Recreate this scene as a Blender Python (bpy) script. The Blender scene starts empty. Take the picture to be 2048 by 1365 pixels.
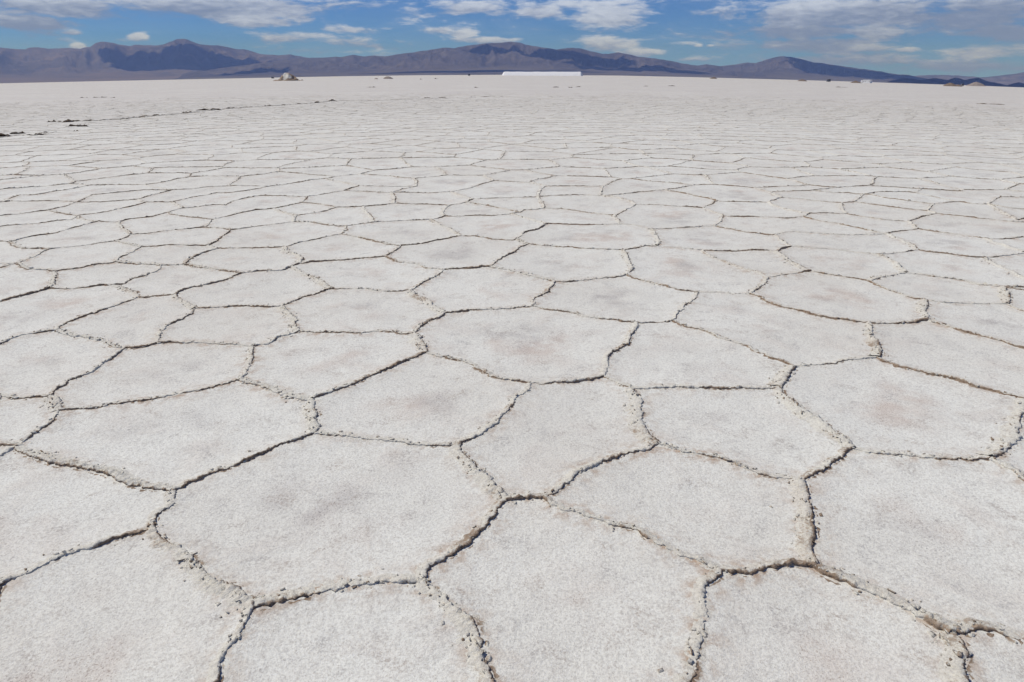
import bpy, bmesh, math, random
import numpy as np
from mathutils import Vector, Matrix
from mathutils.kdtree import KDTree

random.seed(11)
rng = np.random.default_rng(11)
scene = bpy.context.scene
COL = scene.collection
R = math.radians

# ---------------------------------------------------------------- noise helpers
def _h(ix, iy, iz, s):
    n = (ix.astype(np.int64) * 374761393 + iy.astype(np.int64) * 668265263
         + iz.astype(np.int64) * 2147483647 + s * 1274126177) & 0xFFFFFFFF
    n = ((n ^ (n >> 13)) * 1274126177) & 0xFFFFFFFF
    n = ((n ^ (n >> 16)) * 2246822519) & 0xFFFFFFFF
    return ((n ^ (n >> 15)) & 0xFFFFFF) / float(0xFFFFFF)

def vnoise(x, y, z=None, s=0):
    """value noise in -1..1"""
    x = np.asarray(x, float); y = np.asarray(y, float)
    ix = np.floor(x); iy = np.floor(y); fx = x - ix; fy = y - iy
    fx = fx * fx * (3 - 2 * fx); fy = fy * fy * (3 - 2 * fy)
    if z is None:
        o = np.zeros_like(ix)
        a = _h(ix, iy, o, s) * (1 - fx) + _h(ix + 1, iy, o, s) * fx
        b = _h(ix, iy + 1, o, s) * (1 - fx) + _h(ix + 1, iy + 1, o, s) * fx
        return (a * (1 - fy) + b * fy) * 2 - 1
    z = np.asarray(z, float); iz = np.floor(z); fz = z - iz; fz = fz * fz * (3 - 2 * fz)
    r = 0
    for dz, wz in ((0, 1 - fz), (1, fz)):
        a = _h(ix, iy, iz + dz, s) * (1 - fx) + _h(ix + 1, iy, iz + dz, s) * fx
        b = _h(ix, iy + 1, iz + dz, s) * (1 - fx) + _h(ix + 1, iy + 1, iz + dz, s) * fx
        r = r + (a * (1 - fy) + b * fy) * wz
    return r * 2 - 1

def fbm(x, y, z=None, octv=4, s=0, gain=.5):
    r = 0; a = 1; t = 0
    for k in range(octv):
        f = 2.03 ** k
        r = r + a * vnoise(x * f + 7.1 * k, y * f - 3.3 * k, None if z is None else z * f, s + k)
        t += a; a *= gain
    return r / t

def sstep(a, b, x):
    t = np.clip((x - a) / (b - a), 0, 1)
    return t * t * (3 - 2 * t)

# ---------------------------------------------------------------- camera
FPX = 1365.0                       # 24 mm on a 36 mm wide frame, in pixels of the 2048 px photograph
H_EYE = 1.6
PITCH = math.atan((682.5 - 149.7) / FPX)
CP, SP = math.cos(PITCH), math.sin(PITCH)

def ray(px, py):
    x = (np.asarray(px, float) - 1024) / FPX
    y = -(np.asarray(py, float) - 682.5) / FPX
    return np.stack([x, CP + SP * y, CP * y - SP], -1)

def azel(px, py):
    d = ray(px, py)
    return np.arctan2(d[..., 0], d[..., 1]), np.arctan2(d[..., 2], np.hypot(d[..., 0], d[..., 1]))

# the flat falls away very gently to both sides (the photograph's bowed horizon)
_hx = np.array([0, 250, 500, 680, 840, 1000, 1240, 1380, 1550, 1700, 1880, 2048.])
_hy = np.array([167, 161.5, 156.3, 152.8, 150.6, 149.7, 151.3, 154.3, 158.9, 163.3, 169.0, 175.])
_ha, _he = azel(_hx, _hy)

def slope(az):
    return np.interp(az, _ha, np.tan(np.minimum(_he, 0)))

def zground(x, y):
    x = np.asarray(x, float); y = np.asarray(y, float)
    r = np.hypot(x, y)
    az = np.arctan2(x, y)
    k = slope(az) * np.clip((2.6 - np.abs(az)) / 1.6, 0, 1)
    return k * r * r / (r + 40.0)

def onground(px, py):
    d = ray(px, py)
    t = H_EYE / np.maximum(-d[..., 2], 1e-4)
    for _ in range(60):
        z = zground(d[..., 0] * t, d[..., 1] * t)
        t = 0.5 * t + 0.5 * np.clip((z - H_EYE) / np.minimum(d[..., 2], -1e-4), 0, 20000)
    return np.stack([d[..., 0] * t, d[..., 1] * t], -1)

def at_dist(px, r):
    """ground point seen in column px of the horizon row at distance r"""
    a, _ = azel(px, np.interp(px, _hx, _hy))
    x, y = r * math.sin(a), r * math.cos(a)
    return x, y, float(zground(x, y))

# ---------------------------------------------------------------- object helpers
def tag(o, label=None, cat=None, group=None, kind=None):
    if label: o["label"] = label
    if cat: o["category"] = cat
    if group: o["group"] = group
    if kind: o["kind"] = kind
    return o

def link_mesh(name, verts, faces, mat, parent=None, smooth=False, attrs=None):
    me = bpy.data.meshes.new(name)
    verts = np.asarray(verts, np.float32)
    if isinstance(faces, np.ndarray):
        n, k = faces.shape
        me.vertices.add(len(verts)); me.vertices.foreach_set("co", verts.ravel())
        me.loops.add(n * k); me.loops.foreach_set("vertex_index", faces.astype(np.int32).ravel())
        me.polygons.add(n)
        me.polygons.foreach_set("loop_start", np.arange(0, n * k, k, dtype=np.int32))
        me.polygons.foreach_set("loop_total", np.full(n, k, np.int32))
        me.update(calc_edges=True)
    else:
        me.from_pydata([tuple(map(float, v)) for v in verts], [], faces)
    if smooth:
        me.polygons.foreach_set("use_smooth", np.ones(len(me.polygons), bool))
    for an, av in (attrs or {}).items():
        a = me.attributes.new(an, "FLOAT", "POINT")
        a.data.foreach_set("value", np.asarray(av, np.float32))
    me.validate()
    me.materials.append(mat)
    o = bpy.data.objects.new(name, me)
    COL.objects.link(o)
    if parent is not None:
        o.parent = parent
    return o

def empty(name, loc, rz=0):
    o = bpy.data.objects.new(name, None)
    COL.objects.link(o)
    o.location = loc
    o.rotation_euler = (0, 0, rz)
    o.empty_display_size = .2
    return o

def grid_faces(nr, nc, wrap=False):
    i = np.arange(nr - 1)[:, None]; j = np.arange(nc if wrap else nc - 1)[None, :]
    j2 = (j + 1) % nc
    f = np.stack([i * nc + j, i * nc + j2, (i + 1) * nc + j2, (i + 1) * nc + j], -1)
    return f.reshape(-1, 4)

# ---------------------------------------------------------------- material helpers
class NT:
    def __init__(s, tree):
        s.t = tree; s.n = tree.nodes; s.l = tree.links
    def node(s, typ, **kw):
        n = s.n.new(typ)
        for k, v in kw.items():
            setattr(n, k, v)
        return n
    def put(s, sock, v):
        if v is None: return
        if isinstance(v, bpy.types.NodeSocket): s.l.new(v, sock)
        else: sock.default_value = v
    def math(s, op, a, b=None, c=None, clamp=False):
        n = s.node("ShaderNodeMath", operation=op, use_clamp=clamp)
        s.put(n.inputs[0], a); s.put(n.inputs[1], b); s.put(n.inputs[2], c)
        return n.outputs[0]
    def mix(s, f, a, b, mode="MIX"):
        n = s.node("ShaderNodeMix", data_type="RGBA", blend_type=mode, clamp_factor=True)
        s.put(n.inputs[0], f)
        s.put(n.inputs[6], a if isinstance(a, bpy.types.NodeSocket) else (*a, 1))
        s.put(n.inputs[7], b if isinstance(b, bpy.types.NodeSocket) else (*b, 1))
        return n.outputs[2]
    def noise(s, vec, scale, detail=4, rough=.55, dist=0.):
        n = s.node("ShaderNodeTexNoise")
        s.put(n.inputs["Vector"], vec)
        n.inputs["Scale"].default_value = scale
        n.inputs["Detail"].default_value = detail
        n.inputs["Roughness"].default_value = rough
        n.inputs["Distortion"].default_value = dist
        return n.outputs["Fac"]
    def ramp(s, v, a, b):
        n = s.node("ShaderNodeMapRange", interpolation_type="SMOOTHSTEP")
        s.put(n.inputs[0], v); n.inputs[1].default_value = a; n.inputs[2].default_value = b
        return n.outputs[0]
    def attr(s, name):
        return s.node("ShaderNodeAttribute", attribute_name=name).outputs["Fac"]

def material(name, rough=.85, spec=.25):
    m = bpy.data.materials.new(name)
    m.use_nodes = True
    t = NT(m.node_tree)
    b = m.node_tree.nodes["Principled BSDF"]
    b.inputs["Roughness"].default_value = rough
    b.inputs["Specular IOR Level"].default_value = spec
    return m, t, b

def simple_mat(name, col, rough=.7, var=.25, scale=3., spec=.3):
    m, t, b = material(name, rough, spec)
    co = t.node("ShaderNodeTexCoord").outputs["Object"]
    f = t.noise(co, scale, 5)
    t.put(b.inputs["Base Color"], t.mix(f, [c * (1 - var) for c in col], [min(1, c * (1 + var)) for c in col]))
    return m
TRACE = """
d 0,917 18,907 35,893 58,878 79,862 103,846 119,825
d 119,825 148,821 195,818 216,812 264,805 314,800 361,788 396,783 446,772 482,764
c 119,825 114,808 102,796
d 102,796 84,797 40,800 0,794
d 102,796 111,788 142,764 182,748 195,736 224,722 251,699
d 251,699 277,698 314,689
d 314,689 361,688 396,688 446,692 488,693 503,697
d 503,697 504,706 499,735 482,764
c 251,699 235,698 203,685 158,673 124,667 116,664
D 116,664 100,665 66,669 37,676 0,693
d 116,664 119,656 158,641 190,630 219,619 264,602 278,597
d 278,597 290,599 314,595 330,594 352,594
c 278,597 272,587 237,576 222,572
d 222,572 206,571 169,576 142,578 100,578
D 100,578 79,584 47,594 0,606
c 100,578 106,558 108,545
d 222,572 248,569 266,558 290,553 319,540 325,533
D 352,594 356,590 375,582 422,573 454,564 481,552
D 481,552 512,547 527,545 562,544 584,536
c 352,594 354,601 375,611 392,620
d 392,620 443,619 475,616 512,616 544,618 562,616
d 392,620 380,632 361,643 335,655 325,664 314,689
c 35,893 44,905 96,924 154,934 219,953 267,972 325,980 345,985
D 345,985 355,982 424,950 455,939 496,922 557,898 591,886 627,871
d 345,985 349,1013 314,1033 304,1057
D 304,1057 284,1067 239,1081 195,1095 120,1122 51,1151 0,1170
c 304,1057 328,1085 376,1122 420,1170 478,1190 506,1214
D 506,1214 496,1242 472,1279 444,1320 431,1365 420,1400
c 506,1214 547,1212 581,1204 632,1187 680,1183 731,1174 779,1172 817,1172 845,1165
D 845,1165 851,1139 892,1122 919,1102 953,1067 988,1030 1011,1004
c 845,1165 899,1214 933,1245 960,1283 964,1317 977,1358 985,1390
D 1011,1004 1042,1001 1087,999
c 1011,1004 988,985 974,965 940,931 919,903 915,893
d 1087,999 1121,979 1152,955 1193,931 1240,914 1295,902 1315,890
d 1087,999 1100,1013 1128,1026 1169,1035 1227,1057 1275,1066 1329,1095 1380,1119 1399,1126 1435,1143
D 1435,1143 1451,1144 1485,1151 1519,1139 1560,1136 1594,1136 1627,1135
w 1627,1135 1628,1098 1615,1044 1608,996 1600,962
d 1600,962 1574,956 1529,951 1485,934 1454,924 1410,914 1348,902 1315,890
d 1600,962 1638,944 1662,924 1702,902
d 1702,902 1741,910 1789,914 1840,920 1902,924 1963,927 1975,922
w 1975,922 2014,891 2027,862 2037,833 2047,809 2052,802
c 1975,922 1990,931 2018,944 2048,968 2080,985
W 1627,1135 1656,1149 1686,1163 1717,1177 1775,1197 1813,1221 1861,1249 1900,1272
w 1900,1272 1929,1269 1990,1272 2025,1283 2050,1288 2090,1295
w 1900,1272 1918,1294 1925,1320 1920,1340 1925,1365 1925,1400
d 1435,1143 1430,1160 1399,1184 1403,1208 1406,1242 1399,1276 1392,1324 1379,1355 1370,1395
w 627,871 636,857 625,843 623,825 625,806
c 625,806 599,804 575,795 552,787 528,779 512,773 482,764
D 625,806 631,801 665,788 697,776 710,771 744,755 789,737 810,727 844,715 853,710
d 853,710 868,717 900,722 926,729 955,742 982,756 1000,763 1024,766 1060,772
w 853,710 850,698 839,690 826,672
D 826,672 831,664 852,648 879,638 887,631
d 826,672 800,671 765,668 723,671 681,672 647,671 618,671 599,668
D 599,668 581,676 562,677 546,688 528,693 503,697
c 599,668 589,651 578,632 562,616
d 562,616 581,609 602,598 631,590 662,580
d 662,580 683,581 707,581 736,580 749,584 800,585 818,583
c 662,580 639,564 604,549 584,536
d 818,583 829,580 850,566 873,556 889,543
w 818,583 831,595 850,603 868,619 887,631
d 887,631 921,628 955,624 987,624 1024,622 1034,619 1069,616
d 1069,616 1064,603 1074,595 1090,590 1103,574 1109,565
c 1109,565 1082,558 1050,552 1024,545 979,538
D 979,538 972,536 944,539 912,540 889,543
d 979,538 992,527 1024,507 1039,496 1056,490
D 1109,565 1156,564 1188,560 1222,557 1251,553
c 1251,553 1264,541 1259,525 1251,512 1246,504
d 1251,553 1277,561 1301,566 1327,574 1359,582 1395,586
f 1395,586 1420,585 1441,586 1472,590 1499,590
d 1499,590 1512,581 1530,569 1535,556
d 1499,590 1520,598 1536,609 1570,620 1597,626 1623,636 1668,643 1705,648 1738,652
d 1395,586 1391,599 1372,614 1356,630 1343,646
d 1343,646 1309,650 1272,650
d 1343,646 1350,648 1377,659 1414,669 1451,684 1486,696 1512,708 1536,718 1570,729 1586,737
d 1272,650 1256,648 1230,644 1206,642 1172,636 1137,627 1103,624 1069,616
d 1272,650 1269,659 1259,677 1256,693 1222,709 1213,725 1209,746 1206,755
D 1206,755 1182,760 1151,766 1116,767 1090,772 1060,772
d 1206,755 1225,763 1243,772 1262,780
d 1262,780 1288,781 1306,780 1341,777 1393,779 1446,781 1536,781 1555,779
w 1555,779 1565,772 1576,756 1586,737
d 1586,737 1615,734 1663,731 1707,722 1752,718
w 1752,718 1755,706 1747,690 1739,672 1738,652
D 1738,652 1771,653 1800,651 1826,648 1853,644
w 1853,644 1847,627 1850,603
d 1850,603 1826,599 1795,589 1763,577 1742,566
d 1742,566 1726,561 1689,556 1660,551 1621,544
D 1621,544 1597,547 1562,551 1535,556
c 1621,544 1603,537 1581,525 1553,506
c 1742,566 1747,560 1760,557 1784,552 1811,547
c 1811,547 1836,550 1881,557 1928,561 1961,570 2003,576
D 2003,576 2021,577 2048,577 2080,578
w 2003,576 2011,587 2013,611
f 2013,611 1985,611 1932,611 1887,610 1850,603
d 2013,611 2029,619 2048,626 2080,634
d 1853,644 1874,651 1913,664 1958,677 1998,686 2048,702 2085,712
d 1752,718 1768,727 1800,737 1834,747 1874,756 1911,764 1950,777 1969,780 2011,793 2052,802
d 2052,802 2090,812
w 1555,779 1570,796 1599,820 1634,843 1668,870 1700,891 1702,902
w 1315,890 1296,875 1280,846 1275,820 1269,788 1262,780
d 915,893 881,896 829,891 797,887 749,882 697,876 660,874 627,871
d 915,893 939,883 966,867 990,851 1003,833 1024,809 1037,796 1058,783 1060,772
c 108,545 97,542 55,541 40,535 33,531
d 33,531 15,535 0,539
d 33,531 50,525 70,517 87,510 97,503
c 97,503 87,502 62,501 40,499 20,486
d 20,486 0,484
d 20,486 45,480 67,475 107,469 137,461 175,452 197,446
d 97,503 125,499 160,495 195,489 231,485
d 108,545 127,541 160,537 190,531 222,529 232,526
d 232,526 240,520 267,507 283,498
c 283,498 265,494 245,487 231,485
c 232,526 250,528 272,530 300,531 325,533
d 325,533 350,532 370,531
D 370,531 382,520 405,509 435,500
c 370,531 400,536 430,542 472,547 481,552
d 435,500 465,499 512,497 540,497 569,496
d 435,500 422,496 415,494
d 415,494 392,495 357,495 300,497 283,498
d 415,494 437,484 462,462
d 462,462 480,460 500,457 549,450 590,446
c 462,462 445,459 410,456
d 410,456 375,460 325,464 295,469 262,471
d 262,471 245,481 231,485
c 262,471 250,460 237,449 240,446
d 240,446 220,447 197,446
d 240,446 262,440 300,436 332,429 338,427
d 338,427 350,422 365,419
d 338,427 342,432 375,436 412,439 426,440
d 426,440 415,452 410,456
d 426,440 450,435 482,427 512,422 548,419
d 365,419 400,416 435,412 452,413
d 452,413 465,405 490,399 512,395 537,394 614,396
c 365,419 350,410 345,406
d 345,406 370,401 400,394 435,387 462,387 492,384
d 345,406 320,406 292,407
d 292,407 262,416 200,429 158,434
c 158,434 158,440 175,444 197,446
d 158,434 145,442 120,444 75,451 22,454 0,457
c 158,434 135,432 95,423
d 95,423 75,425 37,430 0,434
d 95,423 120,417 155,406
d 155,406 125,403 87,404 37,405 0,405
d 155,406 200,406 225,404 276,402
c 276,402 290,406 292,407
d 276,402 312,391 345,382
d 155,406 175,397 185,391
d 185,391 217,390 250,386 300,382 345,382
d 20,405 15,401 37,392 75,390 105,384 132,380
d 548,419 572,414 604,407
d 604,407 612,401 614,396
d 614,396 647,391 687,384
d 687,384 724,385 783,388
d 783,388 804,380
d 783,388 812,387 874,387 904,386
d 904,386 937,380
c 904,386 924,394 947,400
d 947,400 974,399 1024,398 1076,396
d 947,400 932,406 899,412
d 899,412 862,410 812,409 790,408
c 790,408 789,397 783,388
d 790,408 762,412 728,415
d 728,415 702,416 672,417
d 672,417 644,410 604,407
d 672,417 652,424 595,433
c 595,433 582,431 562,425 548,419
c 595,433 590,440 590,446
c 590,446 624,447 662,454 693,455
d 693,455 717,452 752,447
c 752,447 742,436 727,421 728,415
d 752,447 799,444 862,442
d 862,442 882,438 890,435
c 890,435 884,427 899,412
d 890,435 912,436 957,433 987,434 1022,430
d 1022,430 1041,425 1047,421 1069,421 1089,419
c 932,406 974,412 1014,419 1041,425
c 1089,419 1083,405 1076,396
d 1076,396 1099,394 1169,392 1200,394
d 1200,394 1244,391 1274,387 1329,381
c 1200,394 1234,397 1264,405 1272,411
d 1272,411 1299,411 1349,414 1406,417
d 1272,411 1259,419 1236,429 1229,433
d 1089,419 1119,420 1174,426 1229,433
c 1229,433 1236,444 1243,452
d 1243,452 1199,452 1149,451 1094,450
c 1022,430 1041,436 1074,446 1094,450
D 1094,450 1079,459 1049,467 1034,479
c 1034,479 1046,485 1056,490
c 862,442 867,445 899,460 922,475
d 922,475 954,475 987,480 1024,482 1034,479
d 922,475 887,482 849,490 802,495
c 802,495 774,491 737,481 684,471
d 684,471 694,462 693,455
d 684,471 637,480 589,489 569,496
c 569,496 574,505 594,512 604,522 597,531
d 597,531 584,536
d 597,531 619,527 662,524 712,520 770,516
d 770,516 782,509 797,500 802,495
d 770,516 799,527 837,531 857,540 889,543
d 1056,490 1111,495 1174,501 1246,504
d 1246,504 1269,501 1289,496 1312,496
c 1312,496 1316,487 1309,472 1304,461
f 1304,461 1274,455 1254,452 1243,452
d 1304,461 1344,459 1379,456 1427,453
d 1427,453 1441,444 1446,433
d 1446,433 1424,425 1406,417
d 1406,417 1421,411 1434,403
c 1434,403 1411,397 1361,387 1329,381
d 1434,403 1451,405 1496,406 1536,406 1564,397
d 1446,433 1486,435 1536,437 1573,440 1607,436
c 1427,453 1484,464 1536,471 1550,472
f 1550,472 1573,467 1591,467 1636,470 1686,473 1756,471
d 1550,472 1563,482 1575,491 1582,495
D 1582,495 1558,502 1553,506
d 1553,506 1536,503 1511,502 1440,504 1405,503
f 1405,503 1374,500 1336,496 1312,496
d 1405,503 1411,509 1449,525 1481,537 1511,545 1535,556
f 1582,495 1593,495 1623,497 1686,503 1751,511
d 1751,511 1766,511 1806,507 1836,502
w 1751,511 1776,517 1801,534 1811,547
d 1836,502 1886,509 1936,516 1971,517
d 1971,517 1998,515 2036,510 2060,508
c 1971,517 1991,530 2018,542 2038,553 2060,562
c 1836,502 1818,489 1796,480 1772,470
d 1756,471 1772,470
d 1772,470 1798,464 1836,459
d 1772,470 1748,466 1711,457 1673,450 1643,445 1607,436
d 1607,436 1613,431 1618,429
d 1618,429 1648,429 1693,430
c 1618,429 1603,427 1578,421 1546,412 1536,406
d 1693,430 1731,436 1773,441 1816,444
D 1816,444 1843,436 1871,430
d 1871,430 1911,434 1961,439 2011,444 2048,447 2080,450
c 1816,444 1828,452 1836,459
d 1836,459 1886,467 1936,474 1968,478
d 1968,478 2003,480 2031,477 2055,476
c 1968,478 1993,488 2023,497 2050,505
c 1693,430 1683,417 1684,408
d 1684,408 1648,405 1603,400 1564,397
d 1684,408 1708,406
d 1708,406 1721,395 1728,391
d 1708,406 1748,412 1798,419 1856,425
d 1856,425 1871,430
d 1856,425 1862,417 1867,411
d 1867,411 1886,407 1918,405 1946,409 1976,410
d 1976,410 2006,415 2048,419 2080,423
d 1976,410 1983,404 1998,396 2038,396 2060,396
c 1976,410 1996,419 2011,430 2036,442
d 1728,391 1741,392 1773,399 1816,405 1867,411
d 1728,391 1756,387 1811,387 1831,388
d 1831,388 1868,396 1911,404
d 1831,388 1841,380
d 1728,391 1696,387 1671,386 1623,382
d 1564,397 1546,390 1543,385 1586,384 1623,382
L 178,243 190,242 215,240 247,239 290,234 330,231 376,227 420,222 470,217 536,213 600,209 640,206 664,203
M 664,203 700,202 760,201.5 800,200 850,198 900,197
M 0,277 40,272 68,273 95,269 112,264
"""
HAZE_COL = (.32, .47, 1., 1)
HAZE_D = 9.5e-5
SUN_STR, SKY_STR, EXPO = 3.0, .09, .16
SKY_TINT = (.225, .435, .80)
CL_DARK, CL_LIT = (2.0, 2.6, 4.2), (5.9, 6.7, 8.9)
# ---------------------------------------------------------------- salt materials
DIRT = (.20, .135, .085)
DIRT2 = (.42, .325, .235)

def salt_material(name, ground):
    m, t, b = material(name, .82, .22)
    co = t.node("ShaderNodeTexCoord").outputs["Object"]
    big = t.noise(co, .55, 3)
    mid = t.noise(co, 3.1, 5, .6, .4)
    pat = t.noise(co, 5.5, 4, .6)
    grain = t.noise(co, 105, 3, .7)
    fine = t.noise(co, 260, 2, .6)
    speck = t.noise(co, 150, 2, .75)
    col = t.mix(t.ramp(big, .35, .68), SALT_A, SALT_B)
    col = t.mix(t.math("MULTIPLY", t.ramp(mid, .48, .72), .5), col, SALT_PINK)
    # grain of the crystals: cleaner and greyer grains side by side
    clump = t.noise(co, 58, 4, .72, .3)
    col = t.mix(t.math("MULTIPLY", t.ramp(clump, .46, .66), .5), col, (.54, .515, .46))
    col = t.mix(t.math("MULTIPLY", t.ramp(grain, .45, .66), .46), col, (.47, .45, .40))
    col = t.mix(t.math("MULTIPLY", t.ramp(fine, .55, .75), .55), col, (.86, .86, .86))
    if ground:
        st = t.attr("stain")
        wet = t.math("MULTIPLY", st, t.ramp(pat, .30, .62))
        dots = t.math("MULTIPLY", t.math("MULTIPLY_ADD", wet, 1.5, .62), t.ramp(speck, .54, .70))
        hue = t.ramp(t.noise(co, 1.1, 2), .42, .58)
        stc = t.mix(hue, (.58, .475, .395), (.45, .42, .39))
        col = t.mix(t.math("MULTIPLY", wet, .60), col, stc)
        col = t.mix(t.math("MULTIPLY", dots, .5, clamp=True), col, t.mix(hue, (.24, .16, .11), (.15, .13, .12)))
        blot = t.math("MULTIPLY", t.ramp(t.noise(co, 7.5, 4, .65, .6), .50, .70), t.ramp(t.noise(co, 75, 4, .75), .42, .62))
        col = t.mix(t.math("MULTIPLY", blot, .70), col, t.mix(t.ramp(t.noise(co, 2.3, 2), .4, .6), (.40, .335, .275), (.36, .345, .325)))
        # brown silt washed along the foot of the ridges
        silt = t.math("MULTIPLY", t.attr("silt"), t.ramp(t.noise(co, 16, 4, .7), .42, .68))
        col = t.mix(t.math("MULTIPLY", silt, .85, clamp=True), col, (.42, .30, .205))
        # beyond the modelled ridges the same crust pattern goes on as dirty crack lines
        vo = t.node("ShaderNodeTexVoronoi", feature="DISTANCE_TO_EDGE")
        wv = t.node("ShaderNodeVectorMath", operation="ADD")
        t.put(wv.inputs[0], co)
        nz = t.node("ShaderNodeTexNoise"); t.put(nz.inputs["Vector"], co); nz.inputs["Scale"].default_value = 1.2
        t.put(wv.inputs[1], nz.outputs["Color"])
        t.put(vo.inputs["Vector"], wv.outputs[0]); vo.inputs["Scale"].default_value = .74
        line = t.math("SUBTRACT", 1., t.ramp(vo.outputs["Distance"], .012, .05))
        strength = t.ramp(t.noise(co, .22, 4, .7), .38, .66)
        far = t.math("MULTIPLY", t.attr("far"), t.math("MULTIPLY", line, strength))
        col = t.mix(t.math("MULTIPLY", far, .8, clamp=True), col, DIRT2)
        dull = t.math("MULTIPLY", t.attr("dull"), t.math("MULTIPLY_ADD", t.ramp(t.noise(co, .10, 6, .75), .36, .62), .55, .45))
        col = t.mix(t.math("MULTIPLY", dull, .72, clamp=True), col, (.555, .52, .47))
        h = t.math("MULTIPLY_ADD", mid, .9, t.math("MULTIPLY_ADD", clump, .08, t.math("MULTIPLY_ADD", grain, .20, t.math("MULTIPLY", fine, .05))))
    else:
        col = t.mix(1., col, (.965, .94, .905), "MULTIPLY")
        d = t.attr("dirt")
        n2 = t.noise(co, 62, 5, .75)
        d2 = t.math("MULTIPLY_ADD", n2, 1.9, t.math("SUBTRACT", t.math("MULTIPLY", d, 1.35), 1.08))
        dm = t.ramp(d2, .15, .62)
        dcol = t.mix(t.ramp(n2, .35, .65), DIRT, DIRT2)
        col = t.mix(dm, col, dcol)
        h = t.math("MULTIPLY_ADD", n2, .5, t.math("MULTIPLY", grain, .2))
    bp = t.node("ShaderNodeBump")
    bp.inputs["Strength"].default_value = .85 if ground else .8
    bp.inputs["Distance"].default_value = .02
    t.put(bp.inputs["Height"], h)
    t.put(b.inputs["Normal"], bp.outputs[0])
    t.put(b.inputs["Base Color"], col)
    return m

SALT_A = (.82, .815, .73)
SALT_B = (.76, .74, .65)
SALT_PINK = (.70, .64, .555)
M_SALT = salt_material("salt_surface", True)
M_CRUST = salt_material("salt_crust", False)
# ---------------------------------------------------------------- the polygon network
# traced ridges: pixel columns and rows of the photograph, projected on to the flat
KINDS_R = {  # half width, height, dirt, crumbs per metre
    "d": (.027, .0083, .80, 80), "D": (.032, .0115, .98, 80), "c": (.042, .0085, .66, 170),
    "w": (.052, .012, .72, 200), "W": (.060, .014, .88, 220), "f": (.026, .003, .15, 40),
    "L": (.11, .070, 1.1, 0), "M": (.09, .045, .9, 0)}

lines = []                                   # (kind, Nx2 points)
for ln in TRACE.strip().split("\n"):
    p = ln.split()
    px = np.array([[float(v) for v in q.split(",")] for q in p[1:]])
    lines.append((p[0], onground(px[:, 0], px[:, 1])))
traced_ends = np.array([q for k, l in lines if k not in 'LM' for q in (l[0], l[-1])])
_mp = np.array([(-4, 402), (20, 402), (132, 377), (345, 380), (492, 382), (690, 381), (804, 377), (940, 377), (1100, 384), (1335, 377),
                (1500, 392), (1625, 378), (1845, 377), (1990, 390), (2055, 392), (2052, 700), (2052, 1400), (1000, 1400), (-4, 1400), (-4, 900)], float)
MASK = onground(_mp[:, 0], _mp[:, 1])

def inside(p):
    x, y = p; c = False; n = len(MASK)
    for i in range(n):
        x1, y1 = MASK[i]; x2, y2 = MASK[i - 1]
        if (y1 > y) != (y2 > y) and x < (x2 - x1) * (y - y1) / (y2 - y1) + x1:
            c = not c
    return c

# the rest of the flat: relaxed random cells of the same size
SP_C = 1.22
RMAX = 68.0
cells = {}
for i in range(-62, 63):
    for j in range(-6, 66):
        jx, jy = rng.uniform(-.36, .36, 2)
        x = (i + .5 * (j % 2) + jx) * SP_C * 1.06
        y = (j + jy) * SP_C * .93
        cells[(i, j)] = (x, y)

def cell_edges():
    out = []
    for (i, j), (x, y) in cells.items():
        r = math.hypot(x, y)
        if r > RMAX or (r > 9 and abs(math.atan2(x, y)) > R(54)) or (r <= 9 and y < -3):
            continue
        poly = [(x - 3, y - 3, None), (x + 3, y - 3, None), (x + 3, y + 3, None), (x - 3, y + 3, None)]
        for di in range(-2, 3):
            for dj in range(-2, 3):
                if di == dj == 0: continue
                k = (i + di, j + dj)
                if k not in cells: continue
                qx, qy = cells[k]
                nx, ny = qx - x, qy - y
                c = (nx * (qx + x) + ny * (qy + y)) / 2
                new = []
                n = len(poly)
                for a in range(n):
                    A = poly[a]; B = poly[(a + 1) % n]
                    da = nx * A[0] + ny * A[1] - c; db = nx * B[0] + ny * B[1] - c
                    if da <= 0:
                        new.append(A)
                    if (da < 0) != (db < 0):
                        s = da / (da - db)
                        P = (A[0] + (B[0] - A[0]) * s, A[1] + (B[1] - A[1]) * s)
                        new.append((P[0], P[1], k if da <= 0 else A[2]))
                poly = new
        n = len(poly)
        for a in range(n):
            A = poly[a]; B = poly[(a + 1) % n]
            if A[2] is not None and (i, j) < A[2]:
                out.append((A[:2], B[:2]))
    return out

kd_end = KDTree(len(traced_ends))
for i, p in enumerate(traced_ends):
    kd_end.insert((p[0], p[1], 0), i)
kd_end.balance()
for A, B in cell_edges():
    ia, ib = inside(A), inside(B)
    if ia and ib: continue
    if ia or ib:
        I, O = (A, B) if ia else (B, A)
        lo, hi = 0., 1.
        for _ in range(14):
            m = (lo + hi) / 2
            P = (O[0] + (I[0] - O[0]) * m, O[1] + (I[1] - O[1]) * m)
            if inside(P): hi = m
            else: lo = m
        co_, idx, dist = kd_end.find((P[0], P[1], 0))
        if dist < .9: P = (co_.x, co_.y)
        A, B = O, P
    L = math.hypot(B[0] - A[0], B[1] - A[1])
    if L < .05: continue
    # bend the straight cell side a little
    n = max(3, int(L / .22))
    tt = np.linspace(0, 1, n)
    P = np.array(A)[None] + (np.array(B) - np.array(A))[None] * tt[:, None]
    nn = np.array([-(B[1] - A[1]), B[0] - A[0]]) / L
    P += nn[None] * (fbm(P[:, 0] * 1.9, P[:, 1] * 1.9, octv=3, s=5) * .10 * np.sin(tt * math.pi) ** .5)[:, None]
    kind = random.choices("dDcf", (50, 26, 18, 6))[0]
    lines.append((kind, P))

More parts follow.
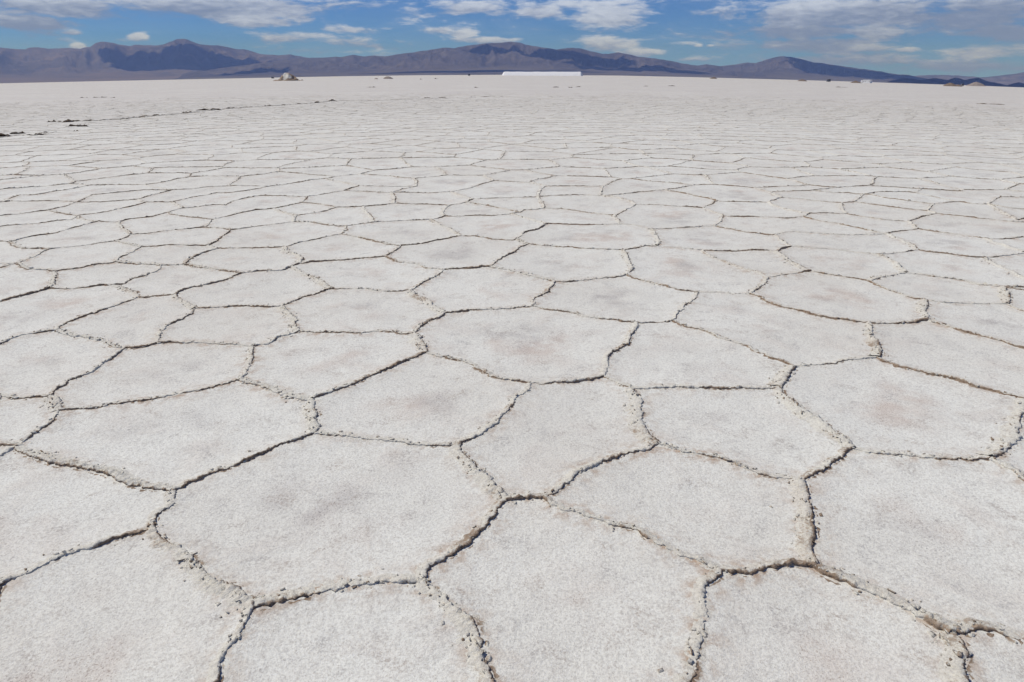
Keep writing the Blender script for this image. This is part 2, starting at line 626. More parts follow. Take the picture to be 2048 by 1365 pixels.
def resample(P):
    seg = np.hypot(*np.diff(P, axis=0).T); cum = np.concatenate([[0], np.cumsum(seg)])
    if cum[-1] < .02: return None
    s = [0.]; r0 = float(np.hypot(*P.mean(0)))
    step = max(.0065, .0021 * r0)
    n = max(3, int(cum[-1] / step))
    s = np.linspace(0, cum[-1], n + 1)
    q = np.stack([np.interp(s, cum, P[:, 0]), np.interp(s, cum, P[:, 1])], -1)
    # round the traced corners, then add the small wander of a broken crust
    k = max(1, int(.025 / step))
    for _ in range(2):
        if n > 2 * k + 2:
            m = q.copy()
            for a in range(1, k + 1):
                m[k:-k] += q[k - a:n + 1 - k - a] + q[k + a:n + 1 - k + a]
            m[k:-k] /= (2 * k + 1)
            q[k:-k] = m[k:-k]
    return s, q, cum[-1], step

def g_low(x, y):
    """the gentle unevenness of the flat, metres"""
    return .016 * fbm(x * .9, y * .9, octv=3, s=21) + .004 * fbm(x * 5, y * 5, octv=3, s=31)

def g_edge(d):
    return .015 * np.exp(-d / .11)

U_ = np.array([-1., -.74, -.50, -.24, .0, .17, .30, .27, .32, .50, 1.])
Z_ = np.array([-.22, .10, .42, .78, 1., .98, .66, .22, -.12, .0, -.22])
D_ = np.array([.10, .22, .30, .26, .22, .45, .85, 1.05, 1.12, .70, .12])
NC = len(U_)
kd_pts, crumb_src = [], []
Q, N_, S_, LL, SD, PW, cnt = [], [], [], [], [], [], []
for kind, P in lines:
    rs = resample(P)
    if rs is None: continue
    s, q, L, step = rs
    n = len(s)
    r = np.hypot(q[:, 0], q[:, 1])
    if r.mean() > 42 and rng.random() < (r.mean() - 42) / 30: continue      # the modelled ridges thin out into the distance
    t = np.gradient(q, axis=0); t /= np.maximum(np.hypot(t[:, 0], t[:, 1]), 1e-9)[:, None]
    nrm = np.stack([t[:, 1], -t[:, 0]], -1)
    mid = q[n // 2]
    want = -mid / max(.5, np.hypot(*mid)) + np.array([.75, 0])
    if (nrm.mean(0) @ want) < 0: nrm = -nrm
    Q.append(q); N_.append(nrm); S_.append(s); LL.append(np.minimum(s, L - s)); SD.append(np.full(n, rng.uniform(0, 500)))
    w0, h0, d0, cr = KINDS_R[kind]
    PW.append(np.tile([w0, h0, d0, {"f": .5}.get(kind, 1.), .016 if kind in "cwW" else .0105], (n, 1)))
    cnt.append((n, kind, L, step, r.min()))
q = np.concatenate(Q); nrm = np.concatenate(N_); s = np.concatenate(S_); ends = np.concatenate(LL); seed = np.concatenate(SD); pw = np.concatenate(PW)
w0, h0, d0, shk, amp = pw.T
r = np.hypot(q[:, 0], q[:, 1])
q = q + nrm * (fbm(q[:, 0] * 9, q[:, 1] * 9, octv=4, s=41, gain=.62) * .020 * np.minimum(1, ends / .08 + .15))[:, None]
q = q + nrm * ((fbm(q[:, 0] * 27, q[:, 1] * 27, octv=3, s=43, gain=.65) * .0085 + fbm(q[:, 0] * 3.1, q[:, 1] * 3.1, octv=2, s=45) * .018) * np.minimum(1, ends / .08 + .1))[:, None]
hm = np.clip(.80 + 1.15 * fbm(s * 5.5 + seed, seed, octv=5, s=51, gain=.7), .06, 1.9)
wm = np.clip(1 + .6 * fbm(s * 4 + seed, -seed, octv=3, s=61), .45, 1.7)
dm = np.clip(.80 + 1.9 * fbm(s * 4.2 + seed, 2 * seed, octv=4, s=71, gain=.65), np.where(h0 > .03, .0, .10), 1.4)
hm *= .28 + .72 * np.clip(dm / .75, 0, 1)
hm *= 1 - .68 * sstep(5, 26, r); dm *= 1 - .50 * sstep(5, 28, r); wm *= 1 - .25 * sstep(4, 12, r)
u = U_[None] * (w0 * wm * 1.12)[:, None]
x = q[:, 0][:, None] + nrm[:, 0][:, None] * u
y = q[:, 1][:, None] + nrm[:, 1][:, None] * u
body = np.clip(Z_, 0, 1)[None]
CRK = (.45 + 1.1 * np.abs(vnoise(x * 31, y * 31, s=131)))       # plates and hollows of the crust
zz = Z_[None] * (h0 * hm)[:, None]
zz = zz + .0032 * fbm(x * 140, y * 140, octv=2, s=121) * np.sqrt(body) + 1.4 * fbm(x * 75, y * 75, zz * 60 + 3, octv=3, s=81, gain=.75) * CRK * np.sqrt(body) * (amp * (.35 + .65 * np.minimum(1, hm)))[:, None]
sh = fbm(x * 45 + 9, y * 45, octv=3, s=91, gain=.7) * (.0085 * shk)[:, None] * (np.abs(U_) < .9)[None]
sh = sh + .0042 * fbm(x * 135, y * 135, octv=2, s=111, gain=.7) * np.array([0, .5, .7, .8, .8, 1, 1.4, 1.2, 1, .8, 0])[None]
x = x + nrm[:, 0][:, None] * sh
y = y + nrm[:, 1][:, None] * sh
z = zground(x, y) + g_low(x, y) + g_edge(np.abs(u)) + zz
dirt = D_[None] * (d0 * dm)[:, None] + .35 * fbm(x * 12, y * 12, octv=2, s=99) * d0[:, None] * (np.abs(U_) < .8)[None]
V_all = np.stack([x, y, z], -1).reshape(-1, 3)
F_all, o = [], 0
for (n, kind, L, step, rmin) in cnt:
    F_all.append(grid_faces(n, NC) + o * NC)
    sl = slice(o, o + n)
    if rmin < 32:
        kd_pts.append(q[sl][::max(1, int(.03 * max(1, rmin / 6) / step))])
    if rmin < 15:
        k = KINDS_R[kind]
        crumb_src.append((kind, s[sl], q[sl], nrm[sl], L, k[1], k[0], k[3], dm[sl]))
    o += n
voff = o * NC
ridges = link_mesh("salt_ridges", V_all, np.concatenate(F_all), M_CRUST, attrs={"dirt": dirt.ravel()}, smooth=False)
tag(ridges, kind="structure")
print("ridge verts", voff)

# ---------------------------------------------------------------- the ground sheet
kp = np.concatenate(kd_pts)
kd = KDTree(len(kp))
for i, p in enumerate(kp):
    kd.insert((p[0], p[1], 0), i)
kd.balance()
ra = [.001, .3, .6, .9]
while ra[-1] < 32: ra.append(ra[-1] * 1.0085 + .003)
while ra[-1] < 9000: ra.append(ra[-1] * 1.035)
ra = np.array(ra)
az = np.concatenate([np.arange(-180, -56, 2.), np.arange(-56, 56, .19), np.arange(56, 180, 2.)])
az = np.radians(az)
nr, na = len(ra), len(az)
GX = ra[:, None] * np.sin(az)[None]; GY = ra[:, None] * np.cos(az)[None]
dist = np.full(GX.shape, .5)
front = np.abs(az) < R(57)
for i in range(nr):
    if ra[i] > 31: break
    st = 1
    for j in np.nonzero(front)[0][::st]:
        dist[i, j] = kd.find((GX[i, j], GY[i, j], 0))[2]
GZ = zground(GX, GY) + g_low(GX, GY) * sstep(300, 60, GX * 0 + ra[:, None]) + g_edge(dist)
stain = sstep(.16, .42, dist) * np.clip(.38 + 1.5 * fbm(GX * 4.2, GY * 4.2, octv=4, s=17), 0, 1.)
silt = np.exp(-(dist / .062) ** 1.5) * np.clip(.8 + 1.1 * fbm(GX * 1.3, GY * 1.3, octv=2, s=19), 0, 1.3)
rr = np.broadcast_to(ra[:, None], GX.shape)
stain = np.where(rr > 31, .3, stain); silt = np.where(rr > 31, 0, silt)
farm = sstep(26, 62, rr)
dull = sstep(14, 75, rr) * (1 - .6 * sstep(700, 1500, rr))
GV = np.stack([GX, GY, GZ], -1).reshape(-1, 3)
GF = grid_faces(nr, na, wrap=True)
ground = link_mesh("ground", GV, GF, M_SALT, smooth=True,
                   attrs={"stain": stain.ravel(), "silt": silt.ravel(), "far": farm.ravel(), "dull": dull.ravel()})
tag(ground, kind="structure")
print("ground verts", len(GV))

# ---------------------------------------------------------------- loose crumbs of crust along the ridges
CUBE = np.array([[-1, -1, -1], [1, -1, -1], [1, 1, -1], [-1, 1, -1], [-1, -1, 1], [1, -1, 1], [1, 1, 1], [-1, 1, 1]], float)
CF = np.array([[0, 3, 2, 1], [4, 5, 6, 7], [0, 1, 5, 4], [1, 2, 6, 5], [2, 3, 7, 6], [3, 0, 4, 7]])
cv, cf, cd, n0 = [], [], [], 0
for kind, s, q, nrm, L, h0, w0, cr, dmod in crumb_src:
    r0 = np.hypot(*q.mean(0))
    n = rng.poisson(L * cr * .8 * (1 if r0 < 7 else .5))
    if n == 0: continue
    si = rng.integers(0, len(s), n)
    # crumbs gather in clusters
    keep = (vnoise(s[si] * 9 + r0, si * 0., s=5) + rng.uniform(-.6, .9, n)) > 0
    si = si[keep]; n = len(si)
    if n == 0: continue
    off = rng.normal(-.32, .55, n) * w0
    far_ = rng.random(n) < .04
    off[far_] *= 2.5
    px = q[si, 0] + nrm[si, 0] * off; py = q[si, 1] + nrm[si, 1] * off
    prof = np.interp(off / w0, U_[[0, 2, 4, 6, 9, 10]], [0, .4, 1, .5, 0, 0]) * h0 * .8
    base = zground(px, py) + g_low(px, py) + g_edge(np.abs(off)) + prof
    flake = rng.random(n) < .6
    size = np.clip(rng.lognormal(math.log(.0025), .34, n), .0013, .0036) * (1 + .05 * r0)
    ln_ = np.where(flake, rng.uniform(1.4, 3.0, n), rng.uniform(.8, 1.3, n))
    asp = np.where(flake, rng.uniform(.9, 1.7, n), rng.uniform(.7, 1.1, n)); th = np.where(flake, rng.uniform(.3, .5, n), rng.uniform(.5, .9, n))
    a = np.arctan2(nrm[si, 0], -nrm[si, 1]) + rng.normal(0, .45, n)
    tilt = np.where(flake, rng.normal(-.35, .55, n), rng.normal(0, .7, n))      # about the ridge line: plates stand a little on edge
    v = CUBE[None] * (1 + rng.uniform(-.42, .42, (n, 8, 3)))
    v = v * np.stack([size * ln_, size * asp, size * th], -1)[:, None]
    ct, st_ = np.cos(tilt), np.sin(tilt)
    vy = v[..., 1] * ct[:, None] + v[..., 2] * st_[:, None]; vz = -v[..., 1] * st_[:, None] + v[..., 2] * ct[:, None]
    ca, sa = np.cos(a), np.sin(a)
    X = v[..., 0] * ca[:, None] - vy * sa[:, None] + px[:, None]
    Y = v[..., 0] * sa[:, None] + vy * ca[:, None] + py[:, None]
    Z = vz + (base + size * asp * np.abs(st_) * .5)[:, None]
    cv.append(np.stack([X, Y, Z], -1).reshape(-1, 3))
    cf.append((CF[None] + (np.arange(n) * 8)[:, None, None]).reshape(-1, 4) + n0)
    dk = np.where(rng.random(n) < .12, rng.uniform(.4, .7, n), rng.uniform(.05, .3, n))
    cd.append((dk[:, None] + np.array([.25, .25, .25, .25, 0, 0, 0, 0])[None]).ravel()); n0 += n * 8
crumbs = link_mesh("salt_crumbs", np.concatenate(cv), np.concatenate(cf), M_CRUST, attrs={"dirt": np.concatenate(cd)})
tag(crumbs, "loose white and brown crumbs of salt crust strewn along the polygon ridges", "salt crumbs", kind="stuff")
print("crumb verts", n0)
# ---------------------------------------------------------------- lifted slabs of broken crust
def irregular_outline(n, rx, ry, seed):
    rs = np.random.default_rng(seed)
    a = np.sort(np.linspace(0, 2 * math.pi, n, endpoint=False) + rs.uniform(-.22, .22, n))
    k = rs.uniform(.68, 1.12, n)
    return np.stack([np.cos(a) * rx * k, np.sin(a) * ry * k], -1)

def crust_slab(px, py, wpx, hpx, label, seed, white=.3, group="broken slabs of salt crust lifted off the flat"):
    """a plate of crust pushed up so that its brown underside and broken edge face the viewer"""
    p = onground(px, py)
    r = float(np.hypot(*p))
    W = wpx * r / FPX                      # real width and lift of the plate
    Hh = hpx * .54 * r / FPX
    rs = np.random.default_rng(seed)
    D = max(.35, .55 * W ** .5)
    th = max(.035, Hh * .22)
    nx, ny = 26, 7
    us = np.linspace(-1, 1, nx); vs = np.linspace(0, 1, ny)
    lift = np.clip(.60 + 1.0 * fbm(us * 2.6 + seed, us * 0 + seed, octv=3, s=3, gain=.6), .06, 1.15) * (1 - np.abs(us) ** 4)
    wob = fbm(us * 2.2 - seed, us * 0, octv=3, s=4)
    V, A = [], []
    for side in (0, 1):
        for j, v in enumerate(vs):
            for i, u in enumerate(us):
                x = u * W / 2 * (1 - .12 * v)
                y = -(.10 + .16 * wob[i]) * D * (1 - v) + v * D * (1 - .35 * u * u) + .03 * vnoise(u * 9., v * 5. + seed, s=7)
                z = Hh * lift[i] * (1 - v) ** 1.6 + .02 * (1 - v)
                z += .012 * fbm(u * 7. + seed, v * 5., octv=2, s=9)
                if side: z -= th * (1 - .85 * v); y += .45 * th * (1 - v)
                V.append((x, y, z - .015))
                A.append((.80 if side else (white if v < .12 else .05)))
    V = np.array(V); n1 = nx * ny
    F = grid_faces(ny, nx)
    F2 = F[:, ::-1] + n1
    rim = []
    loop = [i for i in range(nx)] + [j * nx + nx - 1 for j in range(1, ny)] + [(ny - 1) * nx + i for i in range(nx - 2, -1, -1)] + [j * nx for j in range(ny - 2, 0, -1)]
    for a, b in zip(loop, loop[1:] + loop[:1]):
        rim.append((b, a, a + n1, b + n1))
    o = link_mesh("crust_plate", V, np.concatenate([F, F2, np.array(rim)]), M_CRUST, attrs={"dirt": A})
    o.location = (p[0], p[1], float(zground(p[0], p[1]) + g_low(p[0], p[1])))
    o.rotation_euler = (0, 0, -math.atan2(p[0], p[1]) + rs.uniform(-.15, .15))
    return tag(o, label, "salt slab", group, "thing")

SLABS = [
 (6, 275, 26, 9, "dark broken crust slab at the left edge of the photo, nearest of the lifted slabs"),
 (38, 268, 26, 6, "grey-white lifted crust slab just right of the dark slab at the left edge"),
 (68, 272, 30, 6, "dark brown crust slab with a thin pointed tip, second dark slab from the left edge"),
 (90, 266, 22, 4, "thin brown crust slab touching the back of the second dark slab from the left"),
 (109, 244.5, 20, 5, "small dark crust slab left of the long dark slab in the broken patch"),
 (137, 245.5, 16, 5, "short dark crust slab in front of the left end of the long dark slab"),
 (158, 243, 46, 7, "longest dark crust slab, at the back of the broken white patch"),
 (150, 253, 28, 6, "brown and white crust slab in the middle of the broken patch"),
 (165, 254, 18, 6, "pale upturned crust slab on the right side of the broken patch"),
 (154, 263, 10, 3.5, "small dark crust chip lowest in the broken patch"),
 (190, 242, 20, 3, "thin brown crust slab right of the longest dark slab"),
 (247, 238.5, 14, 4, "pale tan crust slab alone between the broken patch and the dark slabs further right"),
 (272, 236, 16, 3.5, "faint brown crust slab, second along the line right of the broken patch"),
 (294, 233, 17, 4, "brown crust slab, third along the line right of the broken patch"),
 (320, 231, 26, 4, "low dark crust slab, fourth along the line right of the broken patch"),
 (376, 226, 20, 5, "dark double-humped crust slab in front of the long slab on the line"),
 (418, 221, 42, 6, "long dark crust slab rising to its right end, halfway along the line"),
 (462, 217, 16, 3, "faint thin crust slab just right of the long rising slab"),
 (536, 212.5, 14, 3.5, "small brown crust slab left of the flat dashes near the end of the line"),
 (573, 210.5, 18, 3, "flat dark crust slab in the line, left of the last two dark slabs"),
 (598, 209, 13, 3, "short dark crust slab just right of the flat one near the end of the line"),
 (637, 206, 17, 4, "thick dark crust slab next to last on the line"),
 (664, 202.5, 14, 6, "dark pointed crust slab ending the line, shaped like a small beak"),
]
for k, (px, py, w, h, lab) in enumerate(SLABS):
    crust_slab(px, py, w, h, lab, 100 + k, white=.35 if "pale" in lab or "grey-white" in lab else .8)
FARG = "small dark crust edges far out on the flat"
FAR = [
 (168, 196, 12, 2, "faint thin crust edge at the left end of the far left dashes"),
 (194, 195.6, 11, 2.2, "left one of the two dark dashes of crust far out on the left"),
 (208, 195.4, 9, 2.4, "right one of the two dark dashes of crust far out on the left"),
 (226, 196, 9, 1.8, "faint crust edge right of the two dark dashes on the far left"),
 (743, 175.2, 18, 2.2, "thin dark crust edge below the small pale mound"),
 (855, 196.6, 14, 2.2, "dark crust edge left of centre, alone on the row before the far dashes"),
 (885, 195.8, 15, 1.8, "thinner crust edge right beside the one left of centre"),
 (945, 195, 12, 2.4, "darkest crust edge in the middle row of dashes"),
 (972, 194.2, 22, 2, "long thin crust edge in the middle row of dashes"),
 (1003, 193.6, 6, 2.2, "short dark crust chip at the right end of the middle row of dashes"),
 (953, 175.8, 9, 2.2, "dark crust chip on its own left of the long white heap"),
 (1112, 175.2, 12, 2.2, "pale brown crust edge left of the dark chip below the long white heap"),
 (1141, 175.8, 8, 3, "darkest crust chip below the long white heap"),
 (1157, 174.6, 11, 2.2, "thin crust edge right of the dark chip below the long white heap"),
 (1291, 173, 9, 1.8, "faint crust chip right of the long white heap"),
 (1341, 172.6, 16, 1.8, "thin crust edge furthest right of the long white heap"),
 (842, 159.3, 5, 2, "small brown crust chip right of the pale mound, left of two"),
 (873, 158.2, 8, 2.5, "dark brown crust chip right of the pale mound, right of two"),
 (1682, 175.2, 20, 2, "thin grey crust edge on the right, below the white building"),
 (1979, 209, 40, 2, "long thin crust edge near the right side of the photo"),
]
for k, (px, py, w, h, lab) in enumerate(FAR):
    crust_slab(px, py, w, h, lab, 300 + k, white=.8, group=FARG)

# ---------------------------------------------------------------- mounds and heaps
def heap_mesh(rx, ry, h, seed, n=64, rings=22, power=1.0, rough=.1, nf=1.0):
    a = np.linspace(0, 2 * math.pi, n, endpoint=False)
    t = np.linspace(1, 0, rings)
    T, A = np.meshgrid(t, a, indexing="ij")
    k = 1 + .22 * fbm(np.cos(A) * 1.7 + seed, np.sin(A) * 1.7, octv=3, s=seed)
    x = np.cos(A) * T * rx * k; y = np.sin(A) * T * ry * k
    z = h * (1 - T ** power)
    z += h * rough * fbm(x * nf + seed, y * nf, octv=4, s=seed + 1) * np.minimum(1, 4 * T * (1.08 - T) + .1)
    z[0] = -.12
    V = np.stack([x, y, z], -1).reshape(-1, 3)
    return V, grid_faces(rings, n, wrap=True), T.ravel(), A.ravel()

# white heap with brown, dirty skirts on the left
x, y, z = at_dist(577, 330)
heap = empty("salt_heap", (x, y, z), -math.atan2(x, y))
tag(heap, "white rounded salt heap with brown muddy flanks, standing alone left of centre", "salt heap")
s_ = 330 / FPX
V, F, T, A = heap_mesh(20 * s_, 14 * s_, 12.8 * s_, 5, power=1.75, rough=.28, nf=.8)
nz = fbm(V[:, 0] * .5, V[:, 1] * .5, V[:, 2] * .7, octv=4, s=9)
link_mesh("mound", V, F, M_CRUST, heap, attrs={"dirt": np.clip(.32 + 1.0 * nz + .75 * sstep(.5, 2.4, V[:, 0]) + .75 * sstep(-1.6, -3.0, V[:, 0]) + .4 * sstep(.75, .95, T), 0, 1.0)})
V, F, T, A = heap_mesh(27 * s_, 17 * s_, 3.6 * s_, 12, power=.8, rough=.6, nf=.55)
nz = fbm(V[:, 0] * .35, V[:, 1] * .5, V[:, 2], octv=4, s=19)
link_mesh("mud_skirt", V, F, M_CRUST, heap, attrs={"dirt": np.clip(.55 + .9 * nz, 0, 1.1)})
for k in range(9):
    a = rng.uniform(math.pi * .95, math.pi * 2.05); q = rng.uniform(.75, 1.1)
    V, F, T, A = heap_mesh(rng.uniform(.4, .9), rng.uniform(.4, .7), rng.uniform(.3, .7), 50 + k, n=14, rings=7, power=1.6, rough=.4)
    c = link_mesh("rubble", V, F, M_CRUST, heap, attrs={"dirt": rng.uniform(.45, 1., len(V))})
    c.location = (math.cos(a) * 22 * s_ * q, math.sin(a) * 13 * s_ * q, 0)

# long flat-topped white stockpile on the horizon
def stockpile(px0, px1, r, hpx, name, label, cat):
    x, y, z = at_dist((px0 + px1) / 2, r)
    L = (px1 - px0) * r / FPX; Hh = hpx * r / FPX; Wd = Hh * 7.5
    n = 140
    s = np.linspace(-1, 1, n)
    prof = np.array([(-1., 0), (-.80, .45), (-.56, .93), (-.50, 1.), (0, 1.03), (.50, 1.), (.56, .93), (.80, .45), (1., 0)])
    V = []
    for u in s:
        e = min(1, (1 - abs(u)) / .062)
        end = e ** .75
        for (pu, pz) in prof:
            V.append((u * L / 2, pu * Wd / 2 * (.25 + .75 * e), pz * Hh * end - (.3 if pz == 0 else 0)))
    V = np.array(V)
    V[:, 2] += (fbm(V[:, 0] * .12, V[:, 1] * .15, octv=4, s=77) * Hh * .045) * (V[:, 2] > 0)
    V[:, 1] += fbm(V[:, 0] * .2, V[:, 2] * .3, octv=3, s=78) * Hh * .10
    F = grid_faces(n, len(prof))[:, ::-1]
    o = link_mesh(name, V, F, M_PILE, smooth=False)
    o.location = (x, y, z); o.rotation_euler = (0, 0, -math.atan2(x, y))
    return tag(o, label, cat)

M_PILE = simple_mat("washed_salt", (.82, .82, .82), .8, .04, .6)
stockpile(1009, 1160, 1450, 6.7, "salt_stockpile", "long flat-topped pure white salt stockpile on the horizon below the central mountain", "salt heap")

def mound(px, wpx, hpx, r, label, seed, tone, dome=1.6, cat="mound", name="earth_mound", group=None):
    x, y, z = at_dist(px, r)
    k = r / FPX
    V, F, T, A = heap_mesh(wpx / 2 * k, max(2., wpx / 3 * k), hpx * k, seed, n=48, rings=14, power=dome, rough=.35, nf=2.2 / (wpx * k))
    mat = {"brown": M_EARTH, "pale": M_PALE}[tone]
    o = link_mesh(name, V, F, mat)
    o.location = (x, y, z - .02); o.rotation_euler = (0, 0, -math.atan2(x, y))
    return tag(o, label, cat, group)

M_EARTH = simple_mat("brown_earth", (.20, .15, .105), .9, .5, .8)
M_PALE = simple_mat("pale_earth", (.30, .25, .21), .9, .25, .5)
G = "low mounds out on the flat"
mound(776, 17, 4.6, 360, "small pale tan mound right of the white heap with brown flanks", 21, "pale", group=G)
mound(752, 7, 2.2, 350, "tiny low brown mound left of the small pale tan mound", 22, "pale", group=G)
mound(1427, 14, 3.2, 900, "low brown mound on the horizon, first to the right of the white stockpile", 23, "brown", group=G)
mound(1604, 17, 3.4, 900, "low brown mound on the horizon, between the first one and the dark vehicle", 24, "brown", group=G)
mound(1711, 20, 4.0, 760, "low brown mound on the horizon touching the left end of the white building", 25, "brown", group=G)
mound(1900, 24, 5.4, 640, "widest brown mound on the horizon, left of the pale pointed hill", 26, "brown", group=G)
mound(1916, 14, 3.0, 640, "low brown mound overlapping the right side of the widest brown mound", 27, "brown", group=G)
mound(1951, 29, 6.6, 1500, "pale tan pointed mound in front of the dark hills at the right", 28, "pale", dome=1.0, group=G)

# ---------------------------------------------------------------- white building, vehicles
def box(bm, c, s, rz=0, bevel=0.):
    g = bmesh.ops.create_cube(bm, size=1)
    bmesh.ops.scale(bm, vec=s, verts=g["verts"])
    bmesh.ops.translate(bm, vec=c, verts=g["verts"])
    if bevel:
        es = list({e for v in g["verts"] for e in v.link_edges})
        bmesh.ops.bevel(bm, geom=es, offset=bevel, segments=2, affect="EDGES", profile=.6)

def prism(bm, pts, y0, y1, bevel=0.):
    """a side outline in x, z given its width along y"""
    a = [bm.verts.new((x, y0, z)) for x, z in pts]; b = [bm.verts.new((x, y1, z)) for x, z in pts]
    n = len(pts)
    fs = [bm.faces.new(a), bm.faces.new(b[::-1])]
    for i in range(n):
        fs.append(bm.faces.new((a[i], b[i], b[(i + 1) % n], a[(i + 1) % n])))
    bmesh.ops.recalc_face_normals(bm, faces=fs)
    if bevel:
        es = list({e for f in fs for e in f.edges})
        bmesh.ops.bevel(bm, geom=es, offset=bevel, segments=2, affect="EDGES", profile=.6)

def part(name, fn, mat, parent, loc=(0, 0, 0)):
    bm = bmesh.new(); fn(bm)
    me = bpy.data.meshes.new(name); bm.to_mesh(me); bm.free()
    me.materials.append(mat)
    o = bpy.data.objects.new(name, me); COL.objects.link(o); o.parent = parent; o.location = loc
    return o

M_WHITE = simple_mat("white_plaster", (.80, .80, .79), .7, .05, 2.)
M_ROOF = simple_mat("pale_sheet_roof", (.68, .68, .67), .5, .08, 3.)
M_DARKP = simple_mat("dark_paint", (.03, .032, .038), .35, .15, 2., .5)
M_GLASS = simple_mat("dark_glass", (.02, .024, .028), .08, .1, 2., .6)
M_RUBBER = simple_mat("rubber", (.02, .02, .02), .9, .2, 8.)
M_STEEL = simple_mat("dull_steel", (.32, .32, .33), .4, .15, 8.)
M_LAMP = simple_mat("lamp_glass", (.55, .5, .45), .15, .1, 8.)

x, y, z = at_dist(1733, 950)
k = 950 / FPX
bl = empty("low_building", (x, y, z), -math.atan2(x, y) - .5)
tag(bl, "small long white building on the horizon, right of a low brown mound", "building")
Lb = 17.5 * k; hb = 3.4
part("wall", lambda b: (box(b, (1.0, 0, hb / 2), (Lb - 3.4, 4.6, hb)), box(b, (-Lb / 2 + 1.0, 0, hb * .44), (1.6, 4.2, hb * .88))), M_WHITE, bl)
part("roof", lambda b: prism(b, [(1.0 - (Lb - 3.0) / 2, hb + .003), (1.0 + (Lb - 3.0) / 2, hb + .003), (1.0 + (Lb - 3.0) / 2, hb + .20), (1.0 - (Lb - 3.0) / 2, hb + .32)], -2.5, 2.5), M_ROOF, bl)
part("door", lambda b: box(b, (2.2, -2.33, 1.05), (.95, .06, 2.1)), M_ROOF, bl)
for xx in (-2.4, -.4, 4.4):
    w = part("window", lambda b: box(b, (xx, -2.32, 1.75), (1.0, .05, .8)), M_ROOF, bl)
    part("pane", lambda b: box(b, (xx, -2.352, 1.75), (.84, .012, .64)), M_GLASS, w)

def wheel(parent, x, yy):
    def tyre(b):
        bmesh.ops.create_cone(b, cap_ends=True, segments=24, radius1=.36, radius2=.36, depth=.24,
                              matrix=Matrix.Rotation(math.pi / 2, 4, "X"))
        es = [e for e in b.edges if len({round(v.co.y, 3) for v in e.verts}) == 1]
        bmesh.ops.bevel(b, geom=es, offset=.05, segments=2, affect="EDGES")
    w = part("wheel", tyre, M_RUBBER, parent, (x, yy, .36))
    s = 1 if yy > 0 else -1
    def rim(b):
        bmesh.ops.create_cone(b, cap_ends=True, segments=20, radius1=.21, radius2=.17, depth=.05,
                              matrix=Matrix.Translation((0, s * .135, 0)) @ Matrix.Rotation(-s * math.pi / 2, 4, "X"))
    part("rim", rim, M_STEEL, w)

def vehicle(px, r, label, rz, tall=2.5):
    x, y, z = at_dist(px, r)
    v = empty("parked_vehicle", (x, y, z), -math.atan2(x, y) + rz)
    tag(v, label, "vehicle", "dark vehicles on the horizon")
    h = tall
    def body(b):
        prism(b, [(-2.35, .45), (2.3, .45), (2.38, .8), (2.3, 1.12), (1.45, 1.22), (.95, h - .12), (.7, h), (-2.2, h), (-2.36, h - .2), (-2.4, 1.2)], -.95, .95, .06)
    part("body", body, M_DARKP, v)
    for s in (-1, 1):
        part("side_window", lambda b: prism(b, [(-2.1, 1.35), (1.2, 1.35), (.86, h - .28), (-2.1, h - .28)], s * .95 - .012, s * .95 + .012), M_GLASS, v)
        part("headlight", lambda b: box(b, (2.33, s * .68, .92), (.08, .34, .18), bevel=.02), M_LAMP, v)
        part("tail_light", lambda b: box(b, (-2.40, s * .78, 1.2), (.06, .16, .5), bevel=.02), M_LAMP, v)
        for wx in (-1.5, 1.5):
            wheel(v, wx, s * .86)
    def ws(b):
        g = bmesh.ops.create_cube(b, size=1)
        bmesh.ops.scale(b, vec=(.03, 1.6, (h - 1.5)), verts=g["verts"])
        bmesh.ops.rotate(b, cent=(0, 0, 0), matrix=Matrix.Rotation(-math.atan2(.5, h - 1.34), 3, "Y"), verts=g["verts"])
        bmesh.ops.translate(b, vec=(1.24, 0, (1.22 + h - .12) / 2), verts=g["verts"])
    part("windscreen", ws, M_GLASS, v)
    part("bumper", lambda b: box(b, (2.38, 0, .55), (.16, 1.8, .22), bevel=.05), M_RUBBER, v)

vehicle(1657, 900, "dark vehicle on the horizon left of the white building, darkest of the specks", 2.2, 2.9)
vehicle(938, 1050, "tiny dark vehicle on the horizon left of the long white stockpile", 1.9, 2.6)
vehicle(545.5, 1000, "faint dark vehicle on the horizon just left of the white heap with brown flanks", 1.2, 2.3)
vehicle(1924.5, 900, "dark vehicle on the horizon between the brown mounds and the pale pointed mound", 1.75, 2.5)
# ---------------------------------------------------------------- mountains
SUN_AZ, SUN_EL = R(-70), R(57)
SUN = np.array([math.sin(SUN_AZ) * math.cos(SUN_EL), math.cos(SUN_AZ) * math.cos(SUN_EL), math.sin(SUN_EL)])

def hill_material(name, lo, mid, hi, scale):
    m, t, b = material(name, .95, .1)
    co = t.node("ShaderNodeTexCoord").outputs["Object"]
    n1 = t.noise(co, scale, 5, .6, .6)
    n2 = t.noise(co, scale * 4.5, 6, .7, .3)
    n3 = t.noise(co, scale * 2.2, 5, .7, 1.2)
    c = t.mix(t.ramp(n1, .36, .64), mid, hi)
    c = t.mix(t.math("MULTIPLY", t.ramp(n2, .45, .7), .6), c, [v * .55 for v in mid])
    c = t.mix(t.math("MULTIPLY", t.ramp(n3, .50, .66), .55), c, [v * 1.35 for v in lo])
    fan = t.math("MULTIPLY", t.attr("fan"), t.ramp(n1, .25, .55))
    c = t.mix(fan, c, lo)
    t.put(b.inputs["Base Color"], c)
    return m

